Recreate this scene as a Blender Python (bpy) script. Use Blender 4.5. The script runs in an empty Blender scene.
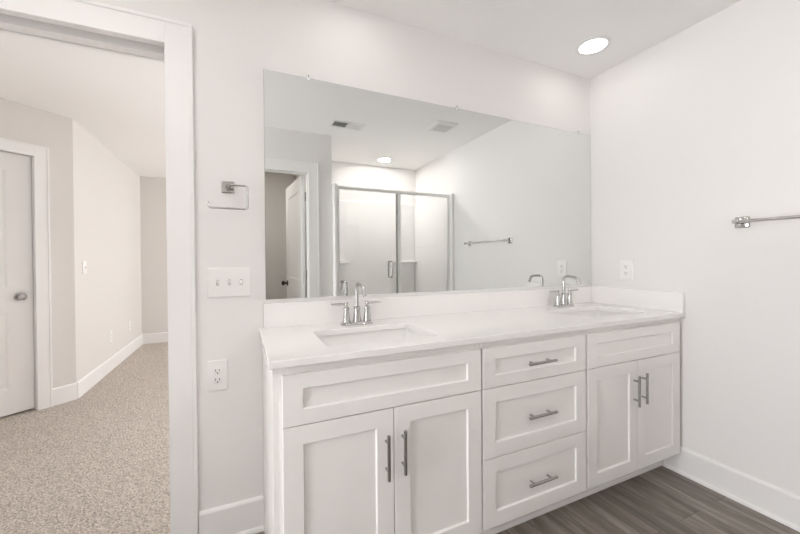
import bpy, bmesh, math, random
from mathutils import Vector, Matrix
S = bpy.context.scene
COL = S.collection
PI = math.pi

# ------------------------------------------------------------------ camera
FPX, YAW, PITCH, ROLL, V0 = 352.23, 0.426, -0.0082, -0.0073, 263.28
f0 = Vector((math.sin(YAW), math.cos(YAW), 0)); r0 = Vector((math.cos(YAW), -math.sin(YAW), 0)); u0 = Vector((0, 0, 1))
Fw = f0 * math.cos(PITCH) + u0 * math.sin(PITCH); u1 = -f0 * math.sin(PITCH) + u0 * math.cos(PITCH)
Rt = r0 * math.cos(ROLL) + u1 * math.sin(ROLL); Up = -r0 * math.sin(ROLL) + u1 * math.cos(ROLL)
cd = bpy.data.cameras.new('camera'); cam = bpy.data.objects.new('camera', cd); COL.objects.link(cam)
M = Matrix(((Rt.x, Up.x, -Fw.x, 0), (Rt.y, Up.y, -Fw.y, -1.70), (Rt.z, Up.z, -Fw.z, 1.1999), (0, 0, 0, 1)))
cam.matrix_world = M
cd.sensor_width = 36; cd.sensor_fit = 'HORIZONTAL'; cd.lens = 36 * FPX / 800
cd.shift_y = -(267 - V0) / 800; cd.clip_start = 0.02; cd.clip_end = 100
S.camera = cam

# ------------------------------------------------------------------ world, lights, exposure
w = bpy.data.worlds.new('daylight'); S.world = w; w.use_nodes = True
bg = w.node_tree.nodes['Background']; bg.inputs[0].default_value = (0.945, 0.96, 0.985, 1); bg.inputs[1].default_value = 14.5
S.view_settings.view_transform = 'Standard'; S.view_settings.look = 'None'; S.view_settings.gamma = 1
S.view_settings.use_curve_mapping = False
S.view_settings.exposure = 0.27
LAMP_VANITY, LAMP_SHOWER, ADDED_CLOSET_LAMP, ADDED_DOME_LAMP = 10.0, 225.0, 120.0, 15.0          # strength of the lamp lenses; closet and dome lamps are added fill
S.cycles.max_bounces = 14; S.cycles.diffuse_bounces = 8; S.cycles.glossy_bounces = 8; S.cycles.transparent_max_bounces = 16
S.cycles.use_denoising = True; S.cycles.sample_clamp_indirect = 6

def portal(name, loc, direction, sx, sy):
    ld = bpy.data.lights.new(name, 'AREA'); ld.shape = 'RECTANGLE'; ld.size = sx; ld.size_y = sy
    ld.cycles.is_portal = True
    o = bpy.data.objects.new(name, ld); COL.objects.link(o); o.location = loc
    o.rotation_euler = Vector(direction).to_track_quat('-Z', 'Y').to_euler()
portal('daylight_portal_bathroom', (-2.73, -1.25, 1.135), (1, 0, 0), 1.02, 2.05)
portal('daylight_portal_bedroom', (1.40, 4.68, 1.125), (0, -1, 0), 1.62, 2.07)
portal('daylight_portal_bedroom_side', (3.13, 3.925, 1.35), (-1, 0, 0), .97, 1.52)

# ------------------------------------------------------------------ materials
def nodes(m):
    m.use_nodes = True
    return m.node_tree.nodes, m.node_tree.links
def mat(name, col, rough=0.5, metal=0.0, noise=0.0, nscale=40.0, bump=0.0, bscale=200.0, spec=0.5, coat=0.0):
    m = bpy.data.materials.new(name); N, L = nodes(m); b = N['Principled BSDF']
    b.inputs['Base Color'].default_value = (*col, 1); b.inputs['Roughness'].default_value = rough
    b.inputs['Metallic'].default_value = metal; b.inputs['Specular IOR Level'].default_value = spec
    b.inputs['Coat Weight'].default_value = coat
    tc = N.new('ShaderNodeTexCoord')
    if noise:
        n = N.new('ShaderNodeTexNoise'); n.inputs['Scale'].default_value = nscale; n.inputs['Detail'].default_value = 4
        L.new(tc.outputs['Object'], n.inputs['Vector'])
        mx = N.new('ShaderNodeMix'); mx.data_type = 'RGBA'
        mx.inputs[6].default_value = (*[c * (1 - noise) for c in col], 1); mx.inputs[7].default_value = (*[min(1, c * (1 + noise)) for c in col], 1)
        L.new(n.outputs['Fac'], mx.inputs[0]); L.new(mx.outputs[2], b.inputs['Base Color'])
    if bump:
        n = N.new('ShaderNodeTexNoise'); n.inputs['Scale'].default_value = bscale; n.inputs['Detail'].default_value = 3
        L.new(tc.outputs['Object'], n.inputs['Vector'])
        bp = N.new('ShaderNodeBump'); bp.inputs['Strength'].default_value = bump; bp.inputs['Distance'].default_value = 0.002
        L.new(n.outputs['Fac'], bp.inputs['Height']); L.new(bp.outputs['Normal'], b.inputs['Normal'])
    return m
def glass(name, tint=(0.985, 0.987, 0.985), refl=0.07):
    m = bpy.data.materials.new(name); N, L = nodes(m)
    N.remove(N['Principled BSDF']); out = N['Material Output']
    t = N.new('ShaderNodeBsdfTransparent'); t.inputs[0].default_value = (*tint, 1)
    g = N.new('ShaderNodeBsdfGlossy'); g.inputs['Roughness'].default_value = 0.0; g.inputs[0].default_value = (1, 1, 1, 1)
    fr = N.new('ShaderNodeFresnel'); fr.inputs[0].default_value = 1.45
    mx = N.new('ShaderNodeMixShader'); L.new(fr.outputs[0], mx.inputs[0]); L.new(t.outputs[0], mx.inputs[1]); L.new(g.outputs[0], mx.inputs[2])
    L.new(mx.outputs[0], out.inputs[0])
    return m
def emit(name, col, strength):
    m = bpy.data.materials.new(name); N, L = nodes(m); b = N['Principled BSDF']
    b.inputs['Base Color'].default_value = (0.9, 0.9, 0.9, 1)
    b.inputs['Emission Color'].default_value = (*col, 1); b.inputs['Emission Strength'].default_value = strength
    return m
def planks():
    m = bpy.data.materials.new('vinyl_plank'); N, L = nodes(m); b = N['Principled BSDF']
    tc = N.new('ShaderNodeTexCoord'); mp = N.new('ShaderNodeMapping'); mp.inputs['Rotation'].default_value = (0, 0, PI / 2)
    L.new(tc.outputs['Object'], mp.inputs[0])
    br = N.new('ShaderNodeTexBrick'); br.inputs['Scale'].default_value = 1.0
    br.inputs['Brick Width'].default_value = 1.22; br.inputs['Row Height'].default_value = 0.152
    br.inputs['Mortar Size'].default_value = 0.0012; br.offset = 0.37; br.inputs['Bias'].default_value = 0.0
    br.inputs['Color1'].default_value = (0.0, 0, 0, 1); br.inputs['Color2'].default_value = (1, 1, 1, 1); br.inputs['Mortar'].default_value = (0.3, 0.3, 0.3, 1)
    L.new(mp.outputs[0], br.inputs['Vector'])
    sc = N.new('ShaderNodeMapping'); sc.inputs['Scale'].default_value = (26, 2.2, 1); L.new(tc.outputs['Object'], sc.inputs[0])
    # every plank gets its own stretch of grain
    cmb = N.new('ShaderNodeVectorMath'); cmb.operation = 'MULTIPLY_ADD'; cmb.inputs[1].default_value = (7, 13, 5)
    L.new(br.outputs['Color'], cmb.inputs[0]); L.new(sc.outputs[0], cmb.inputs[2])
    n1 = N.new('ShaderNodeTexNoise'); n1.inputs['Scale'].default_value = 1.0; n1.inputs['Detail'].default_value = 7; n1.inputs['Roughness'].default_value = 0.70; n1.inputs['Distortion'].default_value = 0.6
    L.new(cmb.outputs[0], n1.inputs['Vector'])
    cr = N.new('ShaderNodeValToRGB'); e = cr.color_ramp.elements
    e[0].position = 0.34; e[0].color = (0.135, 0.117, 0.102, 1); e[1].position = 0.66; e[1].color = (0.37, 0.325, 0.285, 1)
    e2 = e.new(0.5); e2.color = (0.235, 0.203, 0.176, 1)
    L.new(n1.outputs['Fac'], cr.inputs[0])
    hs = N.new('ShaderNodeMix'); hs.data_type = 'RGBA'; hs.blend_type = 'MULTIPLY'; hs.inputs[0].default_value = 1
    mr = N.new('ShaderNodeMapRange'); mr.inputs[3].default_value = 0.78; mr.inputs[4].default_value = 1.12; L.new(br.outputs['Color'], mr.inputs[0])
    L.new(cr.outputs[0], hs.inputs[6]); L.new(mr.outputs[0], hs.inputs[7])
    sm = N.new('ShaderNodeMix'); sm.data_type = 'RGBA'; sm.inputs[7].default_value = (0.11, 0.095, 0.085, 1)
    L.new(br.outputs['Fac'], sm.inputs[0]); L.new(hs.outputs[2], sm.inputs[6]); L.new(sm.outputs[2], b.inputs['Base Color'])
    b.inputs['Roughness'].default_value = 0.42
    bp = N.new('ShaderNodeBump'); bp.inputs['Strength'].default_value = 0.15; bp.inputs['Distance'].default_value = 0.002
    L.new(n1.outputs['Fac'], bp.inputs['Height']); L.new(bp.outputs[0], b.inputs['Normal'])
    return m
def carpet():
    m = bpy.data.materials.new('carpet'); N, L = nodes(m); b = N['Principled BSDF']
    tc = N.new('ShaderNodeTexCoord')
    n = N.new('ShaderNodeTexNoise'); n.inputs['Scale'].default_value = 95; n.inputs['Detail'].default_value = 5; n.inputs['Roughness'].default_value = 0.75
    L.new(tc.outputs['Object'], n.inputs['Vector'])
    v = N.new('ShaderNodeTexVoronoi'); v.inputs['Scale'].default_value = 95; L.new(tc.outputs['Object'], v.inputs['Vector'])
    cr = N.new('ShaderNodeValToRGB'); e = cr.color_ramp.elements
    e[0].position = 0.34; e[0].color = (0.33, 0.28, 0.24, 1); e[1].position = 0.66; e[1].color = (0.90, 0.82, 0.75, 1)
    e2 = e.new(0.5); e2.color = (0.66, 0.59, 0.525, 1)
    L.new(n.outputs['Fac'], cr.inputs[0]); L.new(cr.outputs[0], b.inputs['Base Color'])
    b.inputs['Roughness'].default_value = 1.0; b.inputs['Specular IOR Level'].default_value = 0.1
    ad = N.new('ShaderNodeMath'); ad.operation = 'SUBTRACT'; L.new(n.outputs['Fac'], ad.inputs[0]); L.new(v.outputs['Distance'], ad.inputs[1])
    bp = N.new('ShaderNodeBump'); bp.inputs['Strength'].default_value = 0.9; bp.inputs['Distance'].default_value = 0.012
    L.new(ad.outputs[0], bp.inputs['Height']); L.new(bp.outputs[0], b.inputs['Normal'])
    return m

WALL = mat('wall_paint', (0.83, 0.815, 0.805), 0.6, bump=0.04, bscale=350, spec=0.3)
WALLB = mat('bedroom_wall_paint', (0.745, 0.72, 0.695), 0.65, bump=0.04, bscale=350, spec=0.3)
CEIL = mat('ceiling_paint', (0.925, 0.915, 0.905), 0.8, bump=0.05, bscale=260, spec=0.2)
TRIM = mat('trim_paint', (0.875, 0.865, 0.86), 0.35, noise=0.01, nscale=8)
CAB = mat('cabinet_paint', (0.885, 0.865, 0.85), 0.33, noise=0.01, nscale=10)
CABIN = mat('cabinet_interior', (0.6, 0.52, 0.42), 0.5, noise=0.08, nscale=30)
QUARTZ = mat('white_quartz', (0.90, 0.885, 0.875), 0.09, noise=0.015, nscale=60)
CERAMIC = mat('white_ceramic', (0.88, 0.87, 0.86), 0.08, noise=0.005)
CHROME = mat('chrome', (0.60, 0.595, 0.59), 0.09, 1.0, noise=0.02, nscale=20)
NICKEL = mat('brushed_nickel', (0.40, 0.385, 0.375), 0.24, 1.0, noise=0.05, nscale=120)
ALU = mat('satin_aluminium', (0.82, 0.82, 0.81), 0.45, 0.6, noise=0.02)
BRONZE = mat('dark_knob_metal', (0.07, 0.06, 0.055), 0.3, 1.0, noise=0.05)
MIRROR = mat('silvered_glass', (0.825, 0.842, 0.828), 0.0, 1.0)
MEDGE = mat('mirror_edge', (0.35, 0.40, 0.38), 0.2, 0.3, noise=0.03)
PLASTIC = mat('white_plastic', (0.88, 0.87, 0.86), 0.3, noise=0.005)
DARK = mat('dark_slot', (0.05, 0.045, 0.04), 0.6, noise=0.1)
DUCT = mat('duct_grey', (0.42, 0.42, 0.41), 0.6, noise=0.05)
GREYP = mat('grey_toggle', (0.55, 0.54, 0.53), 0.4, noise=0.02)
CLEARP = mat('clear_clip_plastic', (0.85, 0.86, 0.86), 0.15, noise=0.02)
FIBRE = mat('white_fibreglass', (0.885, 0.872, 0.862), 0.18, noise=0.005)
VENTW = mat('vent_white', (0.84, 0.83, 0.82), 0.4, noise=0.005)
WARM = (1.0, 0.955, 0.915)
LENS = emit('lamp_lens', WARM, LAMP_VANITY); LENS_S = emit('shower_lamp_lens', (1.0, 0.965, 0.945), LAMP_SHOWER); LENS_C = emit('added_closet_lens', WARM, ADDED_CLOSET_LAMP); DOME = emit('added_dome_glass', WARM, ADDED_DOME_LAMP)
GLASSM = glass('clear_glass')
PLANK = planks(); CARPET = carpet()

# ------------------------------------------------------------------ mesh helpers
class MB:
    def __init__(s): s.bm = bmesh.new()
    def box(s, x0, x1, y0, y1, z0, z1, T=None):
        vs = [Vector((x, y, z)) for z in (z0, z1) for y in (y0, y1) for x in (x0, x1)]
        if T: vs = [T(v) for v in vs]
        v = [s.bm.verts.new(p) for p in vs]
        for a in ((0, 2, 3, 1), (4, 5, 7, 6), (0, 1, 5, 4), (2, 6, 7, 3), (0, 4, 6, 2), (1, 3, 7, 5)):
            s.bm.faces.new([v[i] for i in a])
        return s
    def prism(s, pts, z0, z1, T=None):
        lo = [Vector((x, y, z0)) for x, y in pts]; hi = [Vector((x, y, z1)) for x, y in pts]
        if T: lo = [T(p) for p in lo]; hi = [T(p) for p in hi]
        a = [s.bm.verts.new(p) for p in lo]; b = [s.bm.verts.new(p) for p in hi]; n = len(pts)
        s.bm.faces.new(a[::-1]); s.bm.faces.new(b)
        for i in range(n): s.bm.faces.new((a[i], a[(i + 1) % n], b[(i + 1) % n], b[i]))
        return s
    def loft(s, rings, cap0=True, cap1=True, closed=True):
        R = [[s.bm.verts.new(p) for p in r] for r in rings]; n = len(R[0])
        for a, b in zip(R, R[1:]):
            for i in range(n if closed else n - 1): s.bm.faces.new((a[i], a[(i + 1) % n], b[(i + 1) % n], b[i]))
        if cap0: s.bm.faces.new(R[0][::-1])
        if cap1: s.bm.faces.new(R[-1])
        return s
    def lathe(s, prof, c=(0, 0, 0), axis='z', seg=24, cap0=True, cap1=True):
        rings = []
        for r, h in prof:
            ring = []
            for i in range(seg):
                a = 2 * PI * i / seg; p = (r * math.cos(a), r * math.sin(a), h)
                if axis == 'x': p = (p[2], p[0], p[1])
                elif axis == 'y': p = (p[1], p[2], p[0])
                elif axis == '-y': p = (p[0], -p[2], p[1])
                elif axis == '-x': p = (-p[2], p[1], p[0])
                ring.append(Vector(p) + Vector(c))
            rings.append(ring)
        return s.loft(rings, cap0, cap1)
    def tube(s, pts, r, seg=12):
        pts = [Vector(p) for p in pts]; rr = r if isinstance(r, (list, tuple)) else [r] * len(pts)
        rings = []; nrm = None
        for i, p in enumerate(pts):
            t = (pts[min(i + 1, len(pts) - 1)] - pts[max(i - 1, 0)]).normalized()
            if nrm is None:
                nrm = t.orthogonal().normalized()
            else:
                nrm = (nrm - t * nrm.dot(t)).normalized()
            bn = t.cross(nrm)
            rings.append([p + (nrm * math.cos(2 * PI * k / seg) + bn * math.sin(2 * PI * k / seg)) * rr[i] for k in range(seg)])
        return s.loft(rings)
    def panel(s, xs, zs, y0, y1, rec, slope, panels, T=None):
        """slab from y0 (front, viewer side) to y1 with recessed panels in the front; panels: set of (i,j) cells"""
        T = T or (lambda v: v); V = {}
        def vert(x, y, z):
            k = (round(x, 5), round(y, 5), round(z, 5))
            if k not in V: V[k] = s.bm.verts.new(T(Vector((x, y, z))))
            return V[k]
        d = rec if y1 > y0 else -rec
        for i in range(len(xs) - 1):
            for j in range(len(zs) - 1):
                a, b, c, e = xs[i], xs[i + 1], zs[j], zs[j + 1]
                q = [(a, c), (b, c), (b, e), (a, e)]
                if (i, j) in panels:
                    g = slope; q2 = [(a + g, c + g), (b - g, c + g), (b - g, e - g), (a + g, e - g)]
                    for k in range(4):
                        k2 = (k + 1) % 4
                        s.bm.faces.new((vert(q[k][0], y0, q[k][1]), vert(q[k2][0], y0, q[k2][1]), vert(q2[k2][0], y0 + d, q2[k2][1]), vert(q2[k][0], y0 + d, q2[k][1])))
                    s.bm.faces.new([vert(x, y0 + d, z) for x, z in q2])
                else:
                    s.bm.faces.new([vert(x, y0, z) for x, z in q])
                s.bm.faces.new([vert(x, y1, z) for x, z in q][::-1])
        for i in range(len(xs) - 1):
            for z, fl in ((zs[0], 0), (zs[-1], 1)):
                p = [vert(xs[i], y0, z), vert(xs[i], y1, z), vert(xs[i + 1], y1, z), vert(xs[i + 1], y0, z)]
                s.bm.faces.new(p[::-1] if fl else p)
        for j in range(len(zs) - 1):
            for x, fl in ((xs[0], 0), (xs[-1], 1)):
                p = [vert(x, y0, zs[j]), vert(x, y0, zs[j + 1]), vert(x, y1, zs[j + 1]), vert(x, y1, zs[j])]
                s.bm.faces.new(p[::-1] if fl else p)
        return s
    def build(s, name, m, parent=None, loc=None, smooth=False, bevel=0.0, seg=2, origin=None):
        bmesh.ops.recalc_face_normals(s.bm, faces=s.bm.faces)
        off = Vector((0, 0, 0))
        if parent is not None:
            r = parent
            while r.parent: r = r.parent
            off = Vector(r['_o']) if '_o' in r else r.location.copy()
        elif origin is not None: off = Vector(origin)
        if off.length: bmesh.ops.translate(s.bm, verts=s.bm.verts, vec=-off)
        me = bpy.data.meshes.new(name); s.bm.to_mesh(me); s.bm.free(); me.materials.append(m)
        if smooth:
            for p in me.polygons: p.use_smooth = True
            me.set_sharp_from_angle(angle=math.radians(38))
        o = bpy.data.objects.new(name, me); COL.objects.link(o)
        if parent is not None: o.parent = parent
        elif origin is not None: o.location = origin
        if bevel:
            b = o.modifiers.new('edge', 'BEVEL'); b.width = bevel; b.segments = seg; b.limit_method = 'ANGLE'; b.angle_limit = math.radians(40)
        return o
def rrect(cx, cy, hx, hy, r, z, n=5):
    out = []
    for qx, qy, a0 in ((1, 1, 0), (-1, 1, 90), (-1, -1, 180), (1, -1, 270)):
        for k in range(n + 1):
            a = math.radians(a0 + 90 * k / n)
            out.append(Vector((cx + qx * (hx - r) + r * math.cos(a), cy + qy * (hy - r) + r * math.sin(a), z)))
    return out
def tag(o, label, cat, group=None):
    o['label'] = label; o['category'] = cat
    if group: o['group'] = group
    return o
def thing(name, label, cat, loc, group=None):
    o = bpy.data.objects.new(name, None); COL.objects.link(o); o.location = loc; o.empty_display_size = 0.05
    return tag(o, label, cat, group)
def struct(o): o['kind'] = 'structure'; return o
def dup(root, loc, label):
    r = root.copy(); COL.objects.link(r); r.location = loc; r['label'] = label
    for ch in list(root.children):
        c = ch.copy(); COL.objects.link(c); c.parent = r
        for g in list(ch.children):
            d = g.copy(); COL.objects.link(d); d.parent = c
    return r

# ------------------------------------------------------------------ dimensions
H = 2.457; XR = 2.241; YF = -1.82; WT = 0.115; WB = 0.14
OXL, OXR, OZ = -1.08, -0.265, 2.085        # opening in the back wall
DXL, DXR, DZ = -0.15, 0.614, 2.062          # doorway in the front wall
AX = 0.845; YS = -2.71                      # shower alcove
XL = -2.60                                  # bathroom left wall
A = Vector((-1.32, 2.285, 0)); dA = Vector((-0.757, -0.6536, 0)).normalized(); nA = Vector((dA.y, -dA.x, 0))   # nA points out of the bedroom
if nA.dot(Vector((-1, 1, 0))) < 0: nA = -nA
def TA(v): return A + dA * v.x + nA * v.y + Vector((0, 0, v.z))     # x along the angled wall, y into the wall
BY = 4.55; BXR = 3.0

# ------------------------------------------------------------------ room shell
struct(MB().box(XL - .15, XR + .15, -3.75, 0.06, -0.1, 0).build('floor_bathroom', PLANK))
struct(MB().box(-2.6, BXR + .15, 0.06, BY + .15, -0.1, 0.004).build('floor_bedroom', CARPET))
struct(MB().box(-2.75, BXR + .2, -3.8, BY + .2, H, H + .12).build('ceiling', CEIL))
b = MB(); b.box(-2.72, OXL - .02, 0, WB, 0, H); b.box(OXR + .02, BXR + .12, 0, WB, 0, H); b.box(OXL - .02, OXR + .02, 0, WB, OZ + .045, H)
struct(b.build('wall_back', WALL))
struct(MB().box(XR, XR + .12, YS - .12, 0, 0, H).build('wall_right', WALL))
b = MB(); b.box(XL, DXL - .02, YF - WT, YF, 0, H); b.box(DXR + .02, AX, YF - WT, YF, 0, H); b.box(DXL - .02, DXR + .02, YF - WT, YF, DZ + .015, H)
struct(b.build('wall_front', WALL))
struct(MB().box(AX - WT, AX, YS - .12, YF - WT, 0, H).build('wall_alcove', WALL))
struct(MB().box(AX, XR, YS - .12, YS, 0, H).build('wall_shower', WALL))
FX0, FX1, FZ0, FZ1 = -1.75, -.75, .12, 2.15      # tall unseen window added in the far side wall to light the bathroom
b = MB(); b.box(XL - .12, XL, YF - WT, FX0, 0, H); b.box(XL - .12, XL, FX1, 0, 0, H); b.box(XL - .12, XL, FX0, FX1, 0, FZ0); b.box(XL - .12, XL, FX0, FX1, FZ1, H)
struct(b.build('wall_left', WALL))
struct(MB().box(-1.42, -1.30, -.86, 0, 0, H).build('wall_added_fin', WALL))  # added unseen fin wall, keeps side window light off the back wall
b = MB(); b.box(-.42, AX - WT, -3.7, -3.58, 0, H); b.box(-.42, -.32, -3.58, YF - WT, 0, H); b.box(AX - WT, AX, -3.7, YS - .12, 0, H)
struct(b.build('wall_closet', WALLB))
# bedroom shell
struct(MB().box(-1.44, -1.32, 2.285, BY, 0, H).build('wall_bedroom_left', WALLB))
DS0, DS1, DAZ = 0.252, 1.02, 2.066
b = MB(); b.box(0, DS0 - .02, 0, .12, 0, H, TA); b.box(DS1 + .02, 1.36, 0, .12, 0, H, TA); b.box(DS0 - .02, DS1 + .02, 0, .12, DAZ + .015, H, TA)
b.box(DS0 - .1, DS1 + .1, .12, .16, 0, H, TA)  # added backing panel, stops outside light leaking round the door
struct(b.build('wall_bedroom_angled', WALLB))
struct(MB().box(-2.5, -2.35, WB, 1.5, 0, H).build('wall_bedroom_side', WALLB))
bx0, bx1, bz0, bz1 = .60, 2.20, .10, 2.15
b = MB(); b.box(-1.44, bx0, BY, BY + .12, 0, H); b.box(bx1, BXR + .12, BY, BY + .12, 0, H); b.box(bx0, bx1, BY, BY + .12, 0, bz0); b.box(bx0, bx1, BY, BY + .12, bz1, H)
struct(b.build('wall_bedroom_far', WALLB))
by0, by1 = 3.45, 4.40
b = MB(); b.box(BXR, BXR + .12, WB, by0, 0, H); b.box(BXR, BXR + .12, by1, BY, 0, H); b.box(BXR, BXR + .12, by0, by1, 0, .6); b.box(BXR, BXR + .12, by0, by1, 2.1, H)
struct(b.build('wall_bedroom_right', WALLB))
# windows (daylight for both rooms); bathroom and bedroom side ones are added
def window(name, T, w0, w1, z0, z1):
    fr = MB(); t = .045; a, c = -.035, .035
    fr.box(w0, w0 + t, a, c, z0, z1, T); fr.box(w1 - t, w1, a, c, z0, z1, T); fr.box(w0 + t, w1 - t, a, c, z0, z0 + t, T); fr.box(w0 + t, w1 - t, a, c, z1 - t, z1, T)
    zm = (z0 + z1) / 2; fr.box(w0 + t, w1 - t, a + .01, c - .01, zm - .02, zm + .02, T)
    o = struct(fr.build(name, TRIM, bevel=.003))
    MB().box(w0 + t, w1 - t, -.003, .003, z0 + t, zm - .02, T).build('window_pane', GLASSM, o)
    MB().box(w0 + t, w1 - t, -.003, .003, zm + .02, z1 - t, T).build('window_pane', GLASSM, o)
window('added_window_1', lambda v: Vector((XL - .06 + v.y, v.x, v.z)), FX0, FX1, FZ0, FZ1)
window('window_2', lambda v: Vector((v.x, BY + .06 + v.y, v.z)), bx0, bx1, bz0, bz1)
window('added_window_3', lambda v: Vector((BXR + .06 + v.y, v.x, v.z)), by0, by1, .6, 2.1)  # unseen side window added to brighten the bedroom walls

# ------------------------------------------------------------------ trim
def casing(b, x0, x1, z, y, w=.09, t=.018, T=None, sgn=-1):
    """three flat casing boards round an opening, on the wall face at y, proud towards sgn"""
    ya, yb = sorted((y, y + sgn * t)); e = .004
    b.box(x0 - w, x0 + e, ya, yb, 0, z + w, T); b.box(x1 - e, x1 + w, ya, yb, 0, z + w, T); b.box(x0 + e, x1 - e, ya, yb, z - e, z + w, T)
    # raised outer back-band
    yc, yd = sorted((y + sgn * t, y + sgn * (t + .004)))
    b.box(x0 - w, x0 - w + .014, yc, yd, 0, z + w, T); b.box(x1 + w - .014, x1 + w, yc, yd, 0, z + w, T); b.box(x0 - w + .014, x1 + w - .014, yc, yd, z + w - .014, z + w, T)
def jamb(b, x0, x1, z, y0, y1, ys0, ys1, T=None, stop=.012, j=.02):
    b.box(x0 - j, x0, y0, y1, 0, z + j, T); b.box(x1, x1 + j, y0, y1, 0, z + j, T); b.box(x0, x1, y0, y1, z, z + j, T)
    b.box(x0, x0 + stop, ys0, ys1, 0, z, T); b.box(x1 - stop, x1, ys0, ys1, 0, z, T); b.box(x0 + stop, x1 - stop, ys0, ys1, z - stop, z, T)
b = MB(); casing(b, OXL, OXR, OZ, 0, w=.094); casing(b, OXL, OXR, OZ, WB, sgn=1)
for xa, xb in ((OXL - .02, OXL), (OXR, OXR + .02)): b.box(xa, xb, .0005, WB - .0005, 0, OZ + .045)
b.box(OXL, OXL + .012, .062, .086, 0, OZ); b.box(OXR - .012, OXR, .062, .086, 0, OZ)
for ya, yb, z in ((.0005, .026, OZ), (.026, .062, OZ + .03), (.062, .084, OZ - .012), (.084, .098, OZ + .03), (.098, WB - .0005, OZ)): b.box(OXL, OXR, ya, yb, z, OZ + .045)
struct(b.build('trim_1', TRIM, bevel=.0025))
b = MB(); casing(b, DXL, DXR, DZ, YF, w=.098, sgn=1); jamb(b, DXL, DXR, DZ, YF - WT + .0005, YF - .0005, YF - .06, YF - .03)
struct(b.build('trim_2', TRIM, bevel=.0025))
b = MB(); casing(b, DS0, DS1, DAZ, 0, T=TA, w=.086); jamb(b, DS0, DS1, DAZ, .0005, .1195, .075, .119, T=TA)
struct(b.build('trim_3', TRIM, bevel=.0025))
def base_run(name, p0, p1, n, h=.146, t=.014, shoe=True, z0=0.0):
    """baseboard from p0 to p1 on a wall whose room-side normal is n; with a small rounded shoe moulding"""
    p0 = Vector((*p0, 0)); p1 = Vector((*p1, 0)); n = Vector((*n, 0))
    prof = [(0, z0), (t, z0), (t, h - .012), (t - .003, h - .005), (t - .008, h), (0, h)]
    b = MB(); b.loft([[p + n * a + Vector((0, 0, c)) for a, c in prof] for p in (p0, p1)])
    if shoe:
        q = [(t, z0)] + [(t + .013 * math.sin(a), z0 + .018 * math.cos(a)) for a in [PI / 2 * k / 5 for k in range(5, -1, -1)]]
        b.loft([[p + n * a + Vector((0, 0, c)) for a, c in q] for p in (p0, p1)])
    return struct(b.build(name, TRIM))
base_run('baseboard_back', (OXR + .096, 0), (0.0855, 0), (0, -1))
base_run('baseboard_right', (XR, -0.552), (XR, -1.734), (-1, 0))
base_run('trim_4', (XR, -.4756), (XR, -.5518), (-1, 0), h=.106)
base_run('baseboard_front', (DXR + .100, YF), (AX, YF), (0, 1))
base_run('baseboard_bedroom_left', (-1.32, 2.285), (-1.32, BY), (1, 0), shoe=False, z0=.004, h=.15)
base_run('baseboard_bedroom_far', (-1.306, BY), (bx0 - .002, BY), (0, -1), shoe=False, z0=.004, h=.15)
pa, pb = TA(Vector((0, 0, 0))), TA(Vector((DS0 - .087, 0, 0)))
base_run('baseboard_bedroom_angled', (pa.x, pa.y), (pb.x, pb.y), (-nA.x, -nA.y), shoe=False, z0=.004, h=.15)
pa, pb = TA(Vector((DS1 + .087, 0, 0))), TA(Vector((1.3, 0, 0)))
base_run('baseboard_bedroom_side', (pa.x, pa.y), (pb.x, pb.y), (-nA.x, -nA.y), shoe=False, z0=.004, h=.15)

# ------------------------------------------------------------------ doors
def knob(parent, T, x, z, y, sgn, m):
    """round door knob on the face at y, standing out towards sgn; mapped by T"""
    b = MB(); prof = [(.032, 0), (.032, .006), (.028, .010), (.012, .012), (.011, .030), (.020, .036), (.027, .046), (.028, .056), (.022, .066), (.008, .070)]
    rings = []
    for r, h in prof:
        rings.append([T(Vector((x + r * math.cos(2 * PI * k / 24), y + sgn * h, z + r * math.sin(2 * PI * k / 24)))) for k in range(24)])
    b.loft(rings); b.build('door_knob', m, parent, smooth=True)
def lever(parent, T, x, z, y, sgn, m, d):
    b = MB(); rings = []
    for r, h in [(.030, 0), (.030, .008), (.026, .011), (.011, .012), (.011, .046)]:
        rings.append([T(Vector((x + r * math.cos(2 * PI * k / 20), y + sgn * h, z + r * math.sin(2 * PI * k / 20)))) for k in range(20)])
    b.loft(rings)
    b.tube([T(Vector((x + d * q, y + sgn * .042, z))) for q in (-.012, .03, .07, .11)], [.010, .011, .009, .008])
    b.build('door_handle', m, parent, smooth=True)
xs = [DS0 + .003, DS0 + .148, DS1 - .148, DS1 - .003]; zs = [.018, .215, .82, 1.01, 1.925, DAZ - .003]
door = struct(MB().panel(xs, zs, .040, .0745, .007, .016, {(1, 1), (1, 3)}, TA).build('door_1', TRIM, bevel=.0015))
knob(door, TA, DS0 + .082, .935, .040, -1, NICKEL)
# door of the closet behind the camera, standing open into the closet, seen in the mirror
hp = Vector((DXR - .050, YF - WT - .014, 0)); dd = Vector((-.085, -.996, 0)).normalized(); nn = Vector((dd.y, -dd.x, 0))
if nn.x > 0: nn = -nn                        # the face turned to the doorway
def TC(v): return hp + dd * v.x + nn * v.y + Vector((0, 0, v.z))
LW = .748; xs = [0, .12, LW - .12, LW]; zs = [.012, .21, .82, 1.01, 1.92, DZ - .004]
door2 = struct(MB().panel(xs, zs, .0, -.035, .007, .014, {(1, 1), (1, 3)}, TC).build('door_2', TRIM, bevel=.0015))
knob(door2, TC, LW - .07, .945, 0, 1, BRONZE)
for z in (.25, 1.06, 1.85):
    b = MB(); b.lathe([(.006, -.045), (.006, .045)], (DXR - .009, YF - WT - .008, z), seg=10); b.build('hinge', NICKEL, door2, smooth=True)

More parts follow.
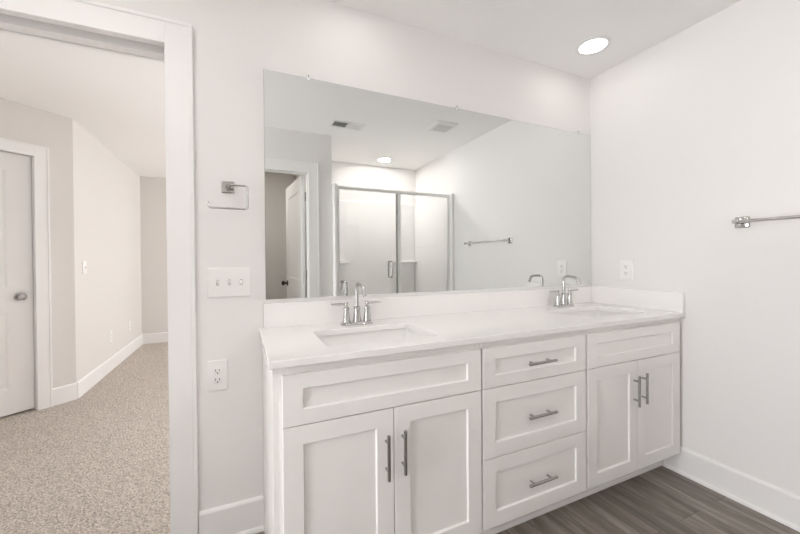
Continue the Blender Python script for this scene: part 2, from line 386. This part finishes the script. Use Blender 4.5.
# ------------------------------------------------------------------ vanity
CT0, CT1 = .875, .899; CYF = -.581
YFF = -.5515      # face-frame plane (back of the doors)
YD = -.5705       # front of the doors
TOE = -.461; TZ = .108
def carcass(root, x0, x1, fl, fr):
    """open-backed cabinet box with face frame and toe board; fl, fr: widths of the frame's stiles"""
    t = .018; yb = -.004; b = MB()
    b.box(x0, x0 + t, YFF, yb, TZ, CT0); b.box(x1 - t, x1, YFF, yb, TZ, CT0)                      # sides
    b.box(x0, x0 + t, TOE, yb, 0, TZ); b.box(x1 - t, x1, TOE, yb, 0, TZ)
    b.box(x0 + t, x1 - t, YFF + .02, yb, TZ, TZ + .016); b.box(x0 + t, x1 - t, yb - .008, yb, TZ + .016, CT0)
    b.box(x0 + t, x1 - t, TOE, TOE + .012, 0, TZ)                                                  # toe board
    body = b.build('body', CAB, root, bevel=.001)
    f = MB()
    f.box(x0 + t, x0 + max(fl, .022), YFF, YFF + .019, TZ, CT0); f.box(x1 - max(fr, .022), x1 - t, YFF, YFF + .019, TZ, CT0)
    f.box(x0 + max(fl, .022), x1 - max(fr, .022), YFF, YFF + .019, .845, CT0); f.box(x0 + max(fl, .022), x1 - max(fr, .022), YFF, YFF + .019, TZ, .13)
    f.build('face_frame', CAB, root, bevel=.001)
    q = [(0, 0)] + [(-.013 * math.sin(a), .019 * math.cos(a)) for a in [PI / 2 * k / 5 for k in range(5, -1, -1)]]
    m = MB(); m.loft([[Vector((x, TOE - .0002 + a, c + .0002)) for a, c in q] for x in (x0 + .001, x1 - .001)]); m.build('toe_moulding', CAB, root)
    return body
def front(name, root, x0, x1, z0, z1, rail=.06, stile=.062):
    return MB().panel([x0, x0 + stile, x1 - stile, x1], [z0, z0 + rail, z1 - rail, z1], YD, YFF - .0003, .0085, .0025, {(1, 1)}).build(name, CAB, root, bevel=.0014)
def pull(parent, cx, cz, vertical, L=.155, cc=.096):
    y = YD - .0275; d = Vector((0, 0, 1)) if vertical else Vector((1, 0, 0)); c = Vector((cx, y, cz)); b = MB()
    b.tube([c - d * L / 2, c - d * (L / 2 - .001), c + d * (L / 2 - .001), c + d * L / 2], [.0052, .006, .006, .0052], 16)
    for s in (-1, 1):
        p = c + d * s * cc / 2; b.tube([p + Vector((0, .003, 0)), Vector((p.x, YD, p.z))], .0045, 12)
    b.build('handle', NICKEL, parent, smooth=True)
Z1, Z2, Z3, Z4 = .847, .685, .4015, .1225; G = .0016
def sink_base(x0, x1, fl, fr, dl, dm, dr, label, hz=0.0):
    r = thing('vanity_cabinet', label, 'cabinet', ((x0 + x1) / 2, -.28, 0), 'white shaker vanity cabinets')
    carcass(r, x0, x1, fl, fr)
    front('false_drawer_front', r, dl, dr, Z2 + G, Z1, .0475)
    d = front('door', r, dl, dm - G, Z4, Z2 - G); pull(d, dm - .031, .527 + hz, True)
    d = front('door', r, dm + G, dr, Z4, Z2 - G); pull(d, dm + .031, .532 + hz, True)
    return r
sink_base(.0865, .8645, .03, .006, .114, .485, .860, 'white two-door shaker vanity cabinet at the open counter end nearer the doorway')
r = thing('vanity_cabinet', 'white shaker cabinet with three stacked drawers between the two sink cabinets', 'cabinet', (1.164, -.28, 0), 'white shaker vanity cabinets')
carcass(r, .8655, 1.4620, .006, .006)
for z0, z1, rail in ((Z2 + G, Z1, .0475), (Z3 + G, Z2 - G, .06), (Z4, Z3 - G, .06)):
    d = front('drawer', r, .8695, 1.455, z0, z1, rail); pull(d, 1.1625, (z0 + z1) / 2 - .002, False)
sink_base(1.4630, 2.2400, .006, .038, 1.470, 1.837, 2.205, 'white two-door shaker vanity cabinet against the side wall below the far sink', .010)

SX = (.502, 1.848); SY = -.325; SHX, SHY = .225, .152
def countertop():
    bm = bmesh.new(); x0, x1, y0, y1 = .074, 2.2403, CYF, -.0006
    loops = [[Vector((x0, y0, 0)), Vector((x1, y0, 0)), Vector((x1, y1, 0)), Vector((x0, y1, 0))]] + [rrect(cx, SY, SHX, SHY, .022, 0) for cx in SX]
    for z, flip in ((CT1, 0), (CT0, 1)):
        edges = []
        for lp in loops:
            vs = [bm.verts.new((p.x, p.y, z)) for p in lp]
            for i in range(len(vs)): edges.append(bm.edges.new((vs[i], vs[(i + 1) % len(vs)])))
        bmesh.ops.triangle_fill(bm, use_beauty=True, edges=edges)
    n = sum(len(l) for l in loops); bm.verts.ensure_lookup_table(); k = 0
    for lp in loops:
        m = len(lp)
        for i in range(m):
            a, c = k + i, k + (i + 1) % m
            bm.faces.new([bm.verts[a], bm.verts[c], bm.verts[n + c], bm.verts[n + a]])
        k += m
    b = MB(); b.bm.free(); b.bm = bm
    return tag(b.build('countertop', QUARTZ, bevel=.002, origin=(1.16, -.29, CT0)), 'long white polished quartz countertop on the vanity cabinets with two sink cutouts', 'countertop')
countertop()
tag(MB().box(.092, 2.2400, -.0200, -.0006, CT1, 1.0105).build('backsplash', QUARTZ, bevel=.0015, origin=(1.16, -.01, CT1)), 'long low white quartz backsplash strip under the mirror', 'backsplash')
tag(MB().box(2.2203, 2.2403, -.577, -.0206, CT1, 1.0105).build('side_splash', QUARTZ, bevel=.0015, origin=(2.23, -.3, CT1)), 'short white quartz splash strip against the side wall beside the far sink', 'backsplash')

# sinks
sk = thing('sink', 'white rectangular undermount sink nearer the open doorway', 'sink', (SX[0], SY, CT0), 'undermount sinks')
sk['_o'] = (0, 0, 0)
zt = -.0003
b = MB()
ins = [(SHX + .028, SHY + .028, .032, zt - .012), (SHX + .028, SHY + .028, .032, zt), (SHX + .013, SHY + .013, .028, zt), (SHX + .012, SHY + .012, .03, zt - .01), (SHX - .002, SHY - .002, .035, zt - .10), (SHX - .03, SHY - .03, .05, zt - .128), (SHX - .07, SHY - .07, .05, zt - .138), (.026, .026, .0259, zt - .143)]
ring = [rrect(0, 0, hx, hy, rr, z, 6) for hx, hy, rr, z in ins]
out = [(.026, .026, .0259, zt - .155), (SHX - .06, SHY - .06, .05, zt - .15), (SHX - .010, SHY - .010, .05, zt - .138), (SHX + .009, SHY + .009, .038, zt - .10), (SHX + .021, SHY + .021, .032, zt - .012)]
ring += [rrect(0, 0, hx, hy, rr, z, 6) for hx, hy, rr, z in out] + [rrect(0, 0, *ins[0][:2], ins[0][2], ins[0][3], 6)]
b.loft(ring, False, False); bmesh.ops.remove_doubles(b.bm, verts=b.bm.verts, dist=1e-5)
b.build('basin', CERAMIC, sk, smooth=True)
b = MB(); b.lathe([(.0255, zt - .146), (.0255, zt - .141), (.022, zt - .1385), (.016, zt - .139), (.014, zt - .1385), (.0, zt - .137)], seg=20, cap1=False); b.build('drain', CHROME, sk, smooth=True)
dup(sk, (SX[1], SY, CT0), 'white rectangular undermount sink in the corner by the side splash')

# faucets
fc = thing('faucet', 'chrome two-handle bathroom faucet behind the sink nearer the doorway', 'faucet', (.502, -.095, CT1), 'chrome faucets')
fc['_o'] = (0, 0, 0)
b = MB(); b.loft([rrect(0, 0, .078, .027, .020, 0.0002), rrect(0, 0, .078, .027, .020, .006), rrect(0, 0, .070, .022, .018, .013), rrect(0, 0, .066, .019, .016, .0145)]); b.build('base_plate', CHROME, fc, smooth=True)
b = MB(); b.lathe([(.021, .0145), (.019, .03), (.0155, .06), (.0145, .075), (.016, .077), (.016, .083), (.011, .086)], seg=24); b.build('center_body', CHROME, fc, smooth=True)
pts = [(0, 0, .084), (0, 0, .12), (0, 0, .158)]
pts += [(0, -.028 + .028 * math.cos(a), .164 + .028 * math.sin(a)) for a in [PI / 2 * k / 6 for k in range(7)]]
pts += [(0, -.05, .191), (0, -.078, .188)]
pts += [(0, -.092 - .012 * math.sin(a), .184 - .020 * (1 - math.cos(a))) for a in [PI / 3 * q / 4 for q in range(5)]]
pts += [(0, -.112, .156), (0, -.117, .144)]
b = MB(); b.tube(pts, .0088, 16); b.build('spout', CHROME, fc, smooth=True)
for s in (-1, 1):
    b = MB(); b.lathe([(.019, .0145), (.0175, .03), (.0135, .058), (.0125, .070), (.0145, .072), (.0145, .080), (.012, .083)], (s * .051, 0, 0), seg=24)
    b.lathe([(.0075, .083), (.0085, .096), (.0085, .104), (.005, .107)], (s * .051, 0, 0), seg=16)
    hb = b.build('handle', CHROME, fc, smooth=True)
    b = MB(); b.tube([(s * .046, 0, .098), (s * .075, -.001, .099), (s * .105, -.002, .1), (s * .124, -.003, .101)], [.0055, .0058, .0055, .0045], 12); b.build('lever', CHROME, hb, smooth=True)
b = MB(); b.tube([(0, .021, .013), (0, .021, .045)], .0028, 10); b.lathe([(.0028, .045), (.006, .05), (.006, .055), (.002, .058)], (0, .021, 0), seg=12); b.build('lift_rod', CHROME, fc, smooth=True)
dup(fc, (1.868, -.095, CT1), 'chrome two-handle bathroom faucet at the far sink by the side wall')

# ------------------------------------------------------------------ mirror
mr = thing('mirror', 'wide frameless wall mirror above the vanity backsplash', 'mirror', (1.17, 0, 1.011))
MX0, MX1, MZ0, MZ1 = .104, 2.2385, 1.0215, 2.0615
MB().box(MX0, MX1, -.0064, -.0008, MZ0, MZ1).build('backing', MEDGE, mr)
MB().box(MX0 + .0008, MX1 - .0008, -.0072, -.0064, MZ0 + .0008, MZ1 - .0008).build('mirror_glass', MIRROR, mr)
b = MB(); b.box(MX0, MX1, -.0095, -.0075, 1.0108, 1.0275); b.box(MX0, MX1, -.0075, -.0008, 1.0108, MZ0 - .0003); b.build('bottom_channel', ALU, mr)
for x in (.301, 1.129, 2.110):
    b = MB(); b.box(x - .008, x + .008, -.0105, -.0075, MZ1 - .012, MZ1 + .014); b.box(x - .008, x + .008, -.0075, -.0008, MZ1 + .001, MZ1 + .014)
    c = b.build('clip', CLEARP, mr, bevel=.001)
    b = MB(); b.lathe([(.0042, .0105), (.0042, .012), (.003, .0128)], (x, 0, MZ1 + .008), axis='-y', seg=12); b.build('screw', NICKEL, c, smooth=True)

# ------------------------------------------------------------------ wall plates (local frame: u along the wall, v out of it, z up)
def TW(o, ud, nd):
    o = Vector(o); ud = Vector(ud); nd = Vector(nd)
    return lambda v: o + ud * v.x + nd * v.y + Vector((0, 0, v.z))
def plate(root, T, hw, hh):
    b = MB(); rings = []
    for g, y in ((0, .0004), (0, .0035), (.003, .0062), (.006, .0068)):
        rings.append([T(Vector((p.x, y, p.y))) for p in rrect(0, 0, hw - g, hh - g, .004, 0, 3)])
    b.loft(rings); return b.build('cover_plate', PLASTIC, root, smooth=True)
def toggle(root, T, x, up=True):
    b = MB(); b.box(x - .0055, x + .0055, .0066, .0078, -.0125, .0125, T); f = b.build('toggle_surround', GREYP, root)
    b = MB(); s = 1 if up else -1
    b.loft([[T(Vector((x + a * .0045, .0070, s * (-.002 + c * .007)))) for a, c in ((-1, -1), (1, -1), (1, 1), (-1, 1))], [T(Vector((x + a * .0035, .0175, s * (.006 + c * .004)))) for a, c in ((-1, -1), (1, -1), (1, 1), (-1, 1))]])
    b.build('toggle', PLASTIC, root, bevel=.0008)
    for z in (.030, -.030):
        b = MB(); rings = [[T(Vector((x + r * math.cos(2 * PI * k / 12), y, z + r * math.sin(2 * PI * k / 12)))) for k in range(12)] for r, y in ((.0032, .0066), (.0032, .0074), (.002, .0078))]
        b.loft(rings); b.build('screw', PLASTIC, root, smooth=True)
def receptacles(root, T):
    for zc in (.0195, -.0195):
        b = MB(); rings = [[T(Vector((p.x, y, zc + p.y))) for p in rrect(0, 0, .0165 - g, .0142 - g, .011, 0, 5)] for g, y in ((0, .0066), (0, .0082), (.001, .0088))]
        b.loft(rings); o = b.build('receptacle', PLASTIC, root, smooth=True)
        b = MB(); b.box(-.0082, -.0056, .0086, .0092, zc - .001, zc + .0085, T); b.box(.0056, .0082, .0086, .0092, zc - .001, zc + .0085, T)
        b.loft([[T(Vector((.0028 * math.cos(2 * PI * k / 12), y, zc - .0078 + .0028 * math.sin(2 * PI * k / 12)))) for k in range(12)] for y in (.0086, .0092)])
        b.build('slots', DARK, o)
def wall_plate(kind, label, cat, o, ud, nd, hw, hh, toggles=None, group=None):
    r = thing(kind, label, cat, o, group); T = TW(o, ud, nd); plate(r, T, hw, hh)
    if toggles is None: receptacles(r, T)
    else:
        for x, up in toggles: toggle(r, T, x, up)
    return r
wall_plate('light_switch', 'wide white three-toggle light switch plate under the paper holder', 'light switch', (-.043, 0, 1.110), (1, 0, 0), (0, -1, 0), .085, .064, [(-.046, True), (0, True), (.046, False)])
wall_plate('power_outlet', 'white duplex power outlet below the three-toggle switch plate', 'outlet', (-.093, 0, .7125), (1, 0, 0), (0, -1, 0), .040, .0655)
wall_plate('power_outlet', 'small white outlet plate above the side splash in the vanity corner', 'outlet', (XR, -.254, 1.128), (0, -1, 0), (-1, 0, 0), .042, .061)
wall_plate('light_switch', 'small white light switch on the bright bedroom wall near its corner', 'light switch', (-1.32, 2.49, 1.155), (0, 1, 0), (1, 0, 0), .040, .062, [(0, True)])
wall_plate('power_outlet', 'white bedroom outlet above the baseboard, the nearer of two', 'outlet', (-1.32, 3.19, .375), (0, 1, 0), (1, 0, 0), .040, .062)
wall_plate('power_outlet', 'white bedroom outlet above the baseboard, closer to the far wall', 'outlet', (-1.32, 3.92, .375), (0, 1, 0), (1, 0, 0), .040, .062)

# ------------------------------------------------------------------ paper holder
ph = thing('paper_holder', 'chrome open-arm paper holder on a square rosette above the switch plate', 'paper holder', (-.045, 0, 1.5215))
b = MB(); b.loft([[Vector((-.045 + p.x, y, 1.5215 + p.y)) for p in rrect(0, 0, .0255 - g, .0255 - g, .003, 0, 3)] for g, y in ((0, -.0004), (0, -.006), (.003, -.009))]); b.build('rosette', CHROME, ph, smooth=True)
b = MB(); b.lathe([(.011, .009), (.0095, .02), (.0095, .066), (.007, .069)], (-.045, 0, 1.5215), axis='-y', seg=20); b.build('post', CHROME, ph, smooth=True)
yy = -.058
def arc(cx, cz, r, a0, a1, n=6): return [(cx + r * math.cos(math.radians(a0 + (a1 - a0) * k / n)), yy, cz + r * math.sin(math.radians(a0 + (a1 - a0) * k / n))) for k in range(n + 1)]
pts = [(-.045, yy, 1.5215), (.0, yy, 1.5215)] + arc(.021, 1.5105, .011, 90, 0) + [(.032, yy, 1.47)] + arc(.021, 1.434, .011, 0, -90) + [(-.04, yy, 1.423)] + arc(-.104, 1.437, .014, -90, -180) + [(-.118, yy, 1.449)]
b = MB(); b.tube(pts, .0042, 12); b.build('arm', CHROME, ph, smooth=True)

# ------------------------------------------------------------------ towel bar
tb = thing('towel_bar', 'straight chrome towel bar on the bare side wall beside the vanity', 'towel bar', (XR, -1.128, 1.375))
for y in (-.823, -1.433):
    b = MB(); b.loft([[Vector((x, y + p.x, 1.374 + p.y)) for p in rrect(0, 0, .0275 - g, .0275 - g, .005, 0, 3)] for g, x in ((0, XR - .0004), (0, XR - .007), (.004, XR - .010))])
    b.lathe([(.012, .010), (.0105, .02), (.0105, .050), (.0125, .056), (.0125, .075), (.010, .078)], (XR, y, 1.374), axis='-x', seg=20); b.build('bracket', CHROME, tb, smooth=True)
b = MB(); b.tube([(XR - .0655, -.832, 1.374), (XR - .0655, -1.1, 1.374), (XR - .0655, -1.424, 1.374)], .0078, 16); b.build('bar', CHROME, tb, smooth=True)

# ------------------------------------------------------------------ ceiling fittings
def downlight(x, y, label, lens=None):
    r = thing('recessed_downlight', label, 'ceiling light', (x, y, H), 'recessed ceiling downlights')
    b = MB(); b.lathe([(.095, -.0003), (.094, -.004), (.080, -.0075), (.073, -.006), (.072, -.0003)], (x, y, H), seg=40, cap0=False, cap1=False); b.build('trim_ring', VENTW, r, smooth=True)
    b = MB(); b.lathe([(.0715, -.0008), (.0715, -.0045), (.05, -.0055), (.002, -.0058)], (x, y, H), seg=40); b.build('lens', lens or LENS, r, smooth=True)
    return r
downlight(1.905, -.275, 'round lit white downlight in the ceiling above the far sink, the only one seen directly')
downlight(.50, -.275, 'round lit white downlight in the ceiling above the sink nearer the doorway')
downlight(1.65, -2.40, 'round lit white downlight in the ceiling inside the shower, seen in the mirror', LENS_S)
rg = thing('air_register', 'white rectangular ceiling air register with two louver banks, seen in the mirror', 'air vent', (.915, -1.49, H))
b = MB(); x, y = .915, -1.49; zc = H - .0003
for a in ((x - .155, x + .155, y - .08, y - .058), (x - .155, x + .155, y + .058, y + .08), (x - .155, x - .133, y - .058, y + .058), (x + .133, x + .155, y - .058, y + .058), (x - .008, x + .008, y - .058, y + .058)): b.box(*a, H - .008, zc)
b.build('frame', VENTW, rg, bevel=.002)
MB().box(x - .133, x + .133, y - .058, y + .058, H - .0012, zc).build('duct_opening', DUCT, rg)
for s in (-1, 1):
    b = MB(); cx = x + s * .0705
    for k in range(7):
        yy2 = y - .05 + k * .0165
        b.loft([[Vector((xx, yy2 - s * .006, H - .0075)), Vector((xx, yy2 - s * .005, H - .0075)), Vector((xx, yy2 + s * .006, H - .0016)), Vector((xx, yy2 + s * .005, H - .0016))] for xx in (cx - .0625, cx + .0625)])
    b.build('louvers', VENTW, rg)
fn = thing('exhaust_fan', 'square white bathroom exhaust fan grille on the ceiling, seen in the mirror', 'exhaust fan', (1.735, -1.165, H))
x, y = 1.735, -1.165
b = MB(); b.loft([rrect(x, y, .115, .115, .02, H - .0003), rrect(x, y, .115, .115, .02, H - .008), rrect(x, y, .102, .102, .015, H - .020), rrect(x, y, .088, .088, .01, H - .022)]); b.build('cover', VENTW, fn, smooth=True)
b = MB()
for k in range(9): b.box(x - .075, x + .075, y - .072 + k * .0175, y - .064 + k * .0175, H - .0235, H - .0218)
b.build('grille_slots', GREYP, fn)

# ------------------------------------------------------------------ shower (behind the camera, seen in the mirror)
GX = -1.79                                                        # glass plane
st = thing('shower_stall', 'white one-piece shower stall with moulded corner ledges, seen in the mirror', 'shower', (1.54, -2.22, 0))
sx0, sx1, sy0, sy1 = AX + .002, XR - .002, YS + .002, -1.737
b = MB(); ht = 1.965
b.box(sx0, sx0 + .035, sy0, sy1, 0, ht); b.box(sx1 - .035, sx1, sy0, sy1, 0, ht); b.box(sx0 + .035, sx1 - .035, sy0, sy0 + .035, 0, ht)
b.build('wall_surround', FIBRE, st, bevel=.01, seg=3)
b = MB(); b.box(sx0 + .035, sx1 - .035, sy0 + .035, sy1 - .1, 0, .045); b.box(sx0 + .035, sx1 - .035, sy1 - .1, sy1, 0, .115); b.build('base', FIBRE, st, bevel=.008, seg=3)
for xa, xb in ((sx0 + .035, 1.26), (1.80, sx1 - .035)):
    b = MB(); b.box(xa, xb, sy0 + .035, sy0 + .115, 1.165, 1.19); b.build('ledge', FIBRE, st, bevel=.008, seg=3)
se = thing('shower_enclosure', 'chrome-framed glass shower door and fixed panel, seen in the mirror', 'shower door', (1.54, GX, .115))
ex0, ex1, ez0, ez1, em = sx0 + .036, sx1 - .036, .1155, 1.950, 1.555
MB().box(ex0, ex1, GX - .018, GX + .018, ez1 - .028, ez1).build('header_rail', ALU, se, bevel=.003)
MB().box(ex0, ex1, GX - .018, GX + .018, ez0, ez0 + .022).build('sill', ALU, se, bevel=.003)
MB().box(ex0, ex0 + .026, GX - .016, GX + .016, ez0 + .022, ez1 - .028).build('wall_jamb', ALU, se, bevel=.002)
MB().box(ex1 - .026, ex1, GX - .016, GX + .016, ez0 + .022, ez1 - .028).build('wall_jamb', ALU, se, bevel=.002)
MB().box(em - .003, em + .028, GX - .016, GX + .016, ez0 + .022, ez1 - .028).build('middle_post', ALU, se, bevel=.002)
gd = MB().box(ex0 + .03, em - .022, GX - .003, GX + .003, ez0 + .028, ez1 - .034).build('glass_door', GLASSM, se)
MB().box(em - .022, em - .006, GX - .006, GX + .006, ez0 + .028, ez1 - .034).build('door_edge_strip', NICKEL, gd)
MB().box(em + .028, ex1 - .026, GX - .003, GX + .003, ez0 + .022, ez1 - .028).build('fixed_panel', GLASSM, se)
for s in (1, -1):
    y0 = GX + s * .003; y1 = GX + s * .05; hx = 1.462; za, zb = 1.02, 1.19
    pts = [(hx, y0, za + .012), (hx, y1 - s * .012, za + .012)] ; pts = [(hx, y0, za), (hx, y1 - s * .014, za), (hx, y1 - s * .004, za + .004), (hx, y1, za + .014), (hx, y1, zb - .014), (hx, y1 - s * .004, zb - .004), (hx, y1 - s * .014, zb), (hx, y0, zb)]
    b = MB(); b.tube(pts, .0085, 12); b.build('pull_handle', CHROME, gd, smooth=True)
downlight(-.05, -2.65, 'added unseen downlight brightening the closet behind the open door', LENS_C)  # lamp added out of view to lift the dark closet
cl = thing('added_ceiling_light', 'added unseen dome light over the passage, soft fill for the bathroom', 'ceiling light', (-.62, -1.0, H))  # out-of-view lamp added as soft overhead fill
b = MB(); b.lathe([(.19, -.0003), (.19, -.02), (.178, -.024), (.178, -.0003)], (-.62, -1.0, H), seg=40, cap0=False, cap1=False); b.build('rim', NICKEL, cl, smooth=True)
b = MB(); b.lathe([(.176, -.012), (.17, -.04), (.14, -.066), (.08, -.084), (.003, -.09)], (-.62, -1.0, H), seg=40); b.build('dome', DOME, cl, smooth=True)
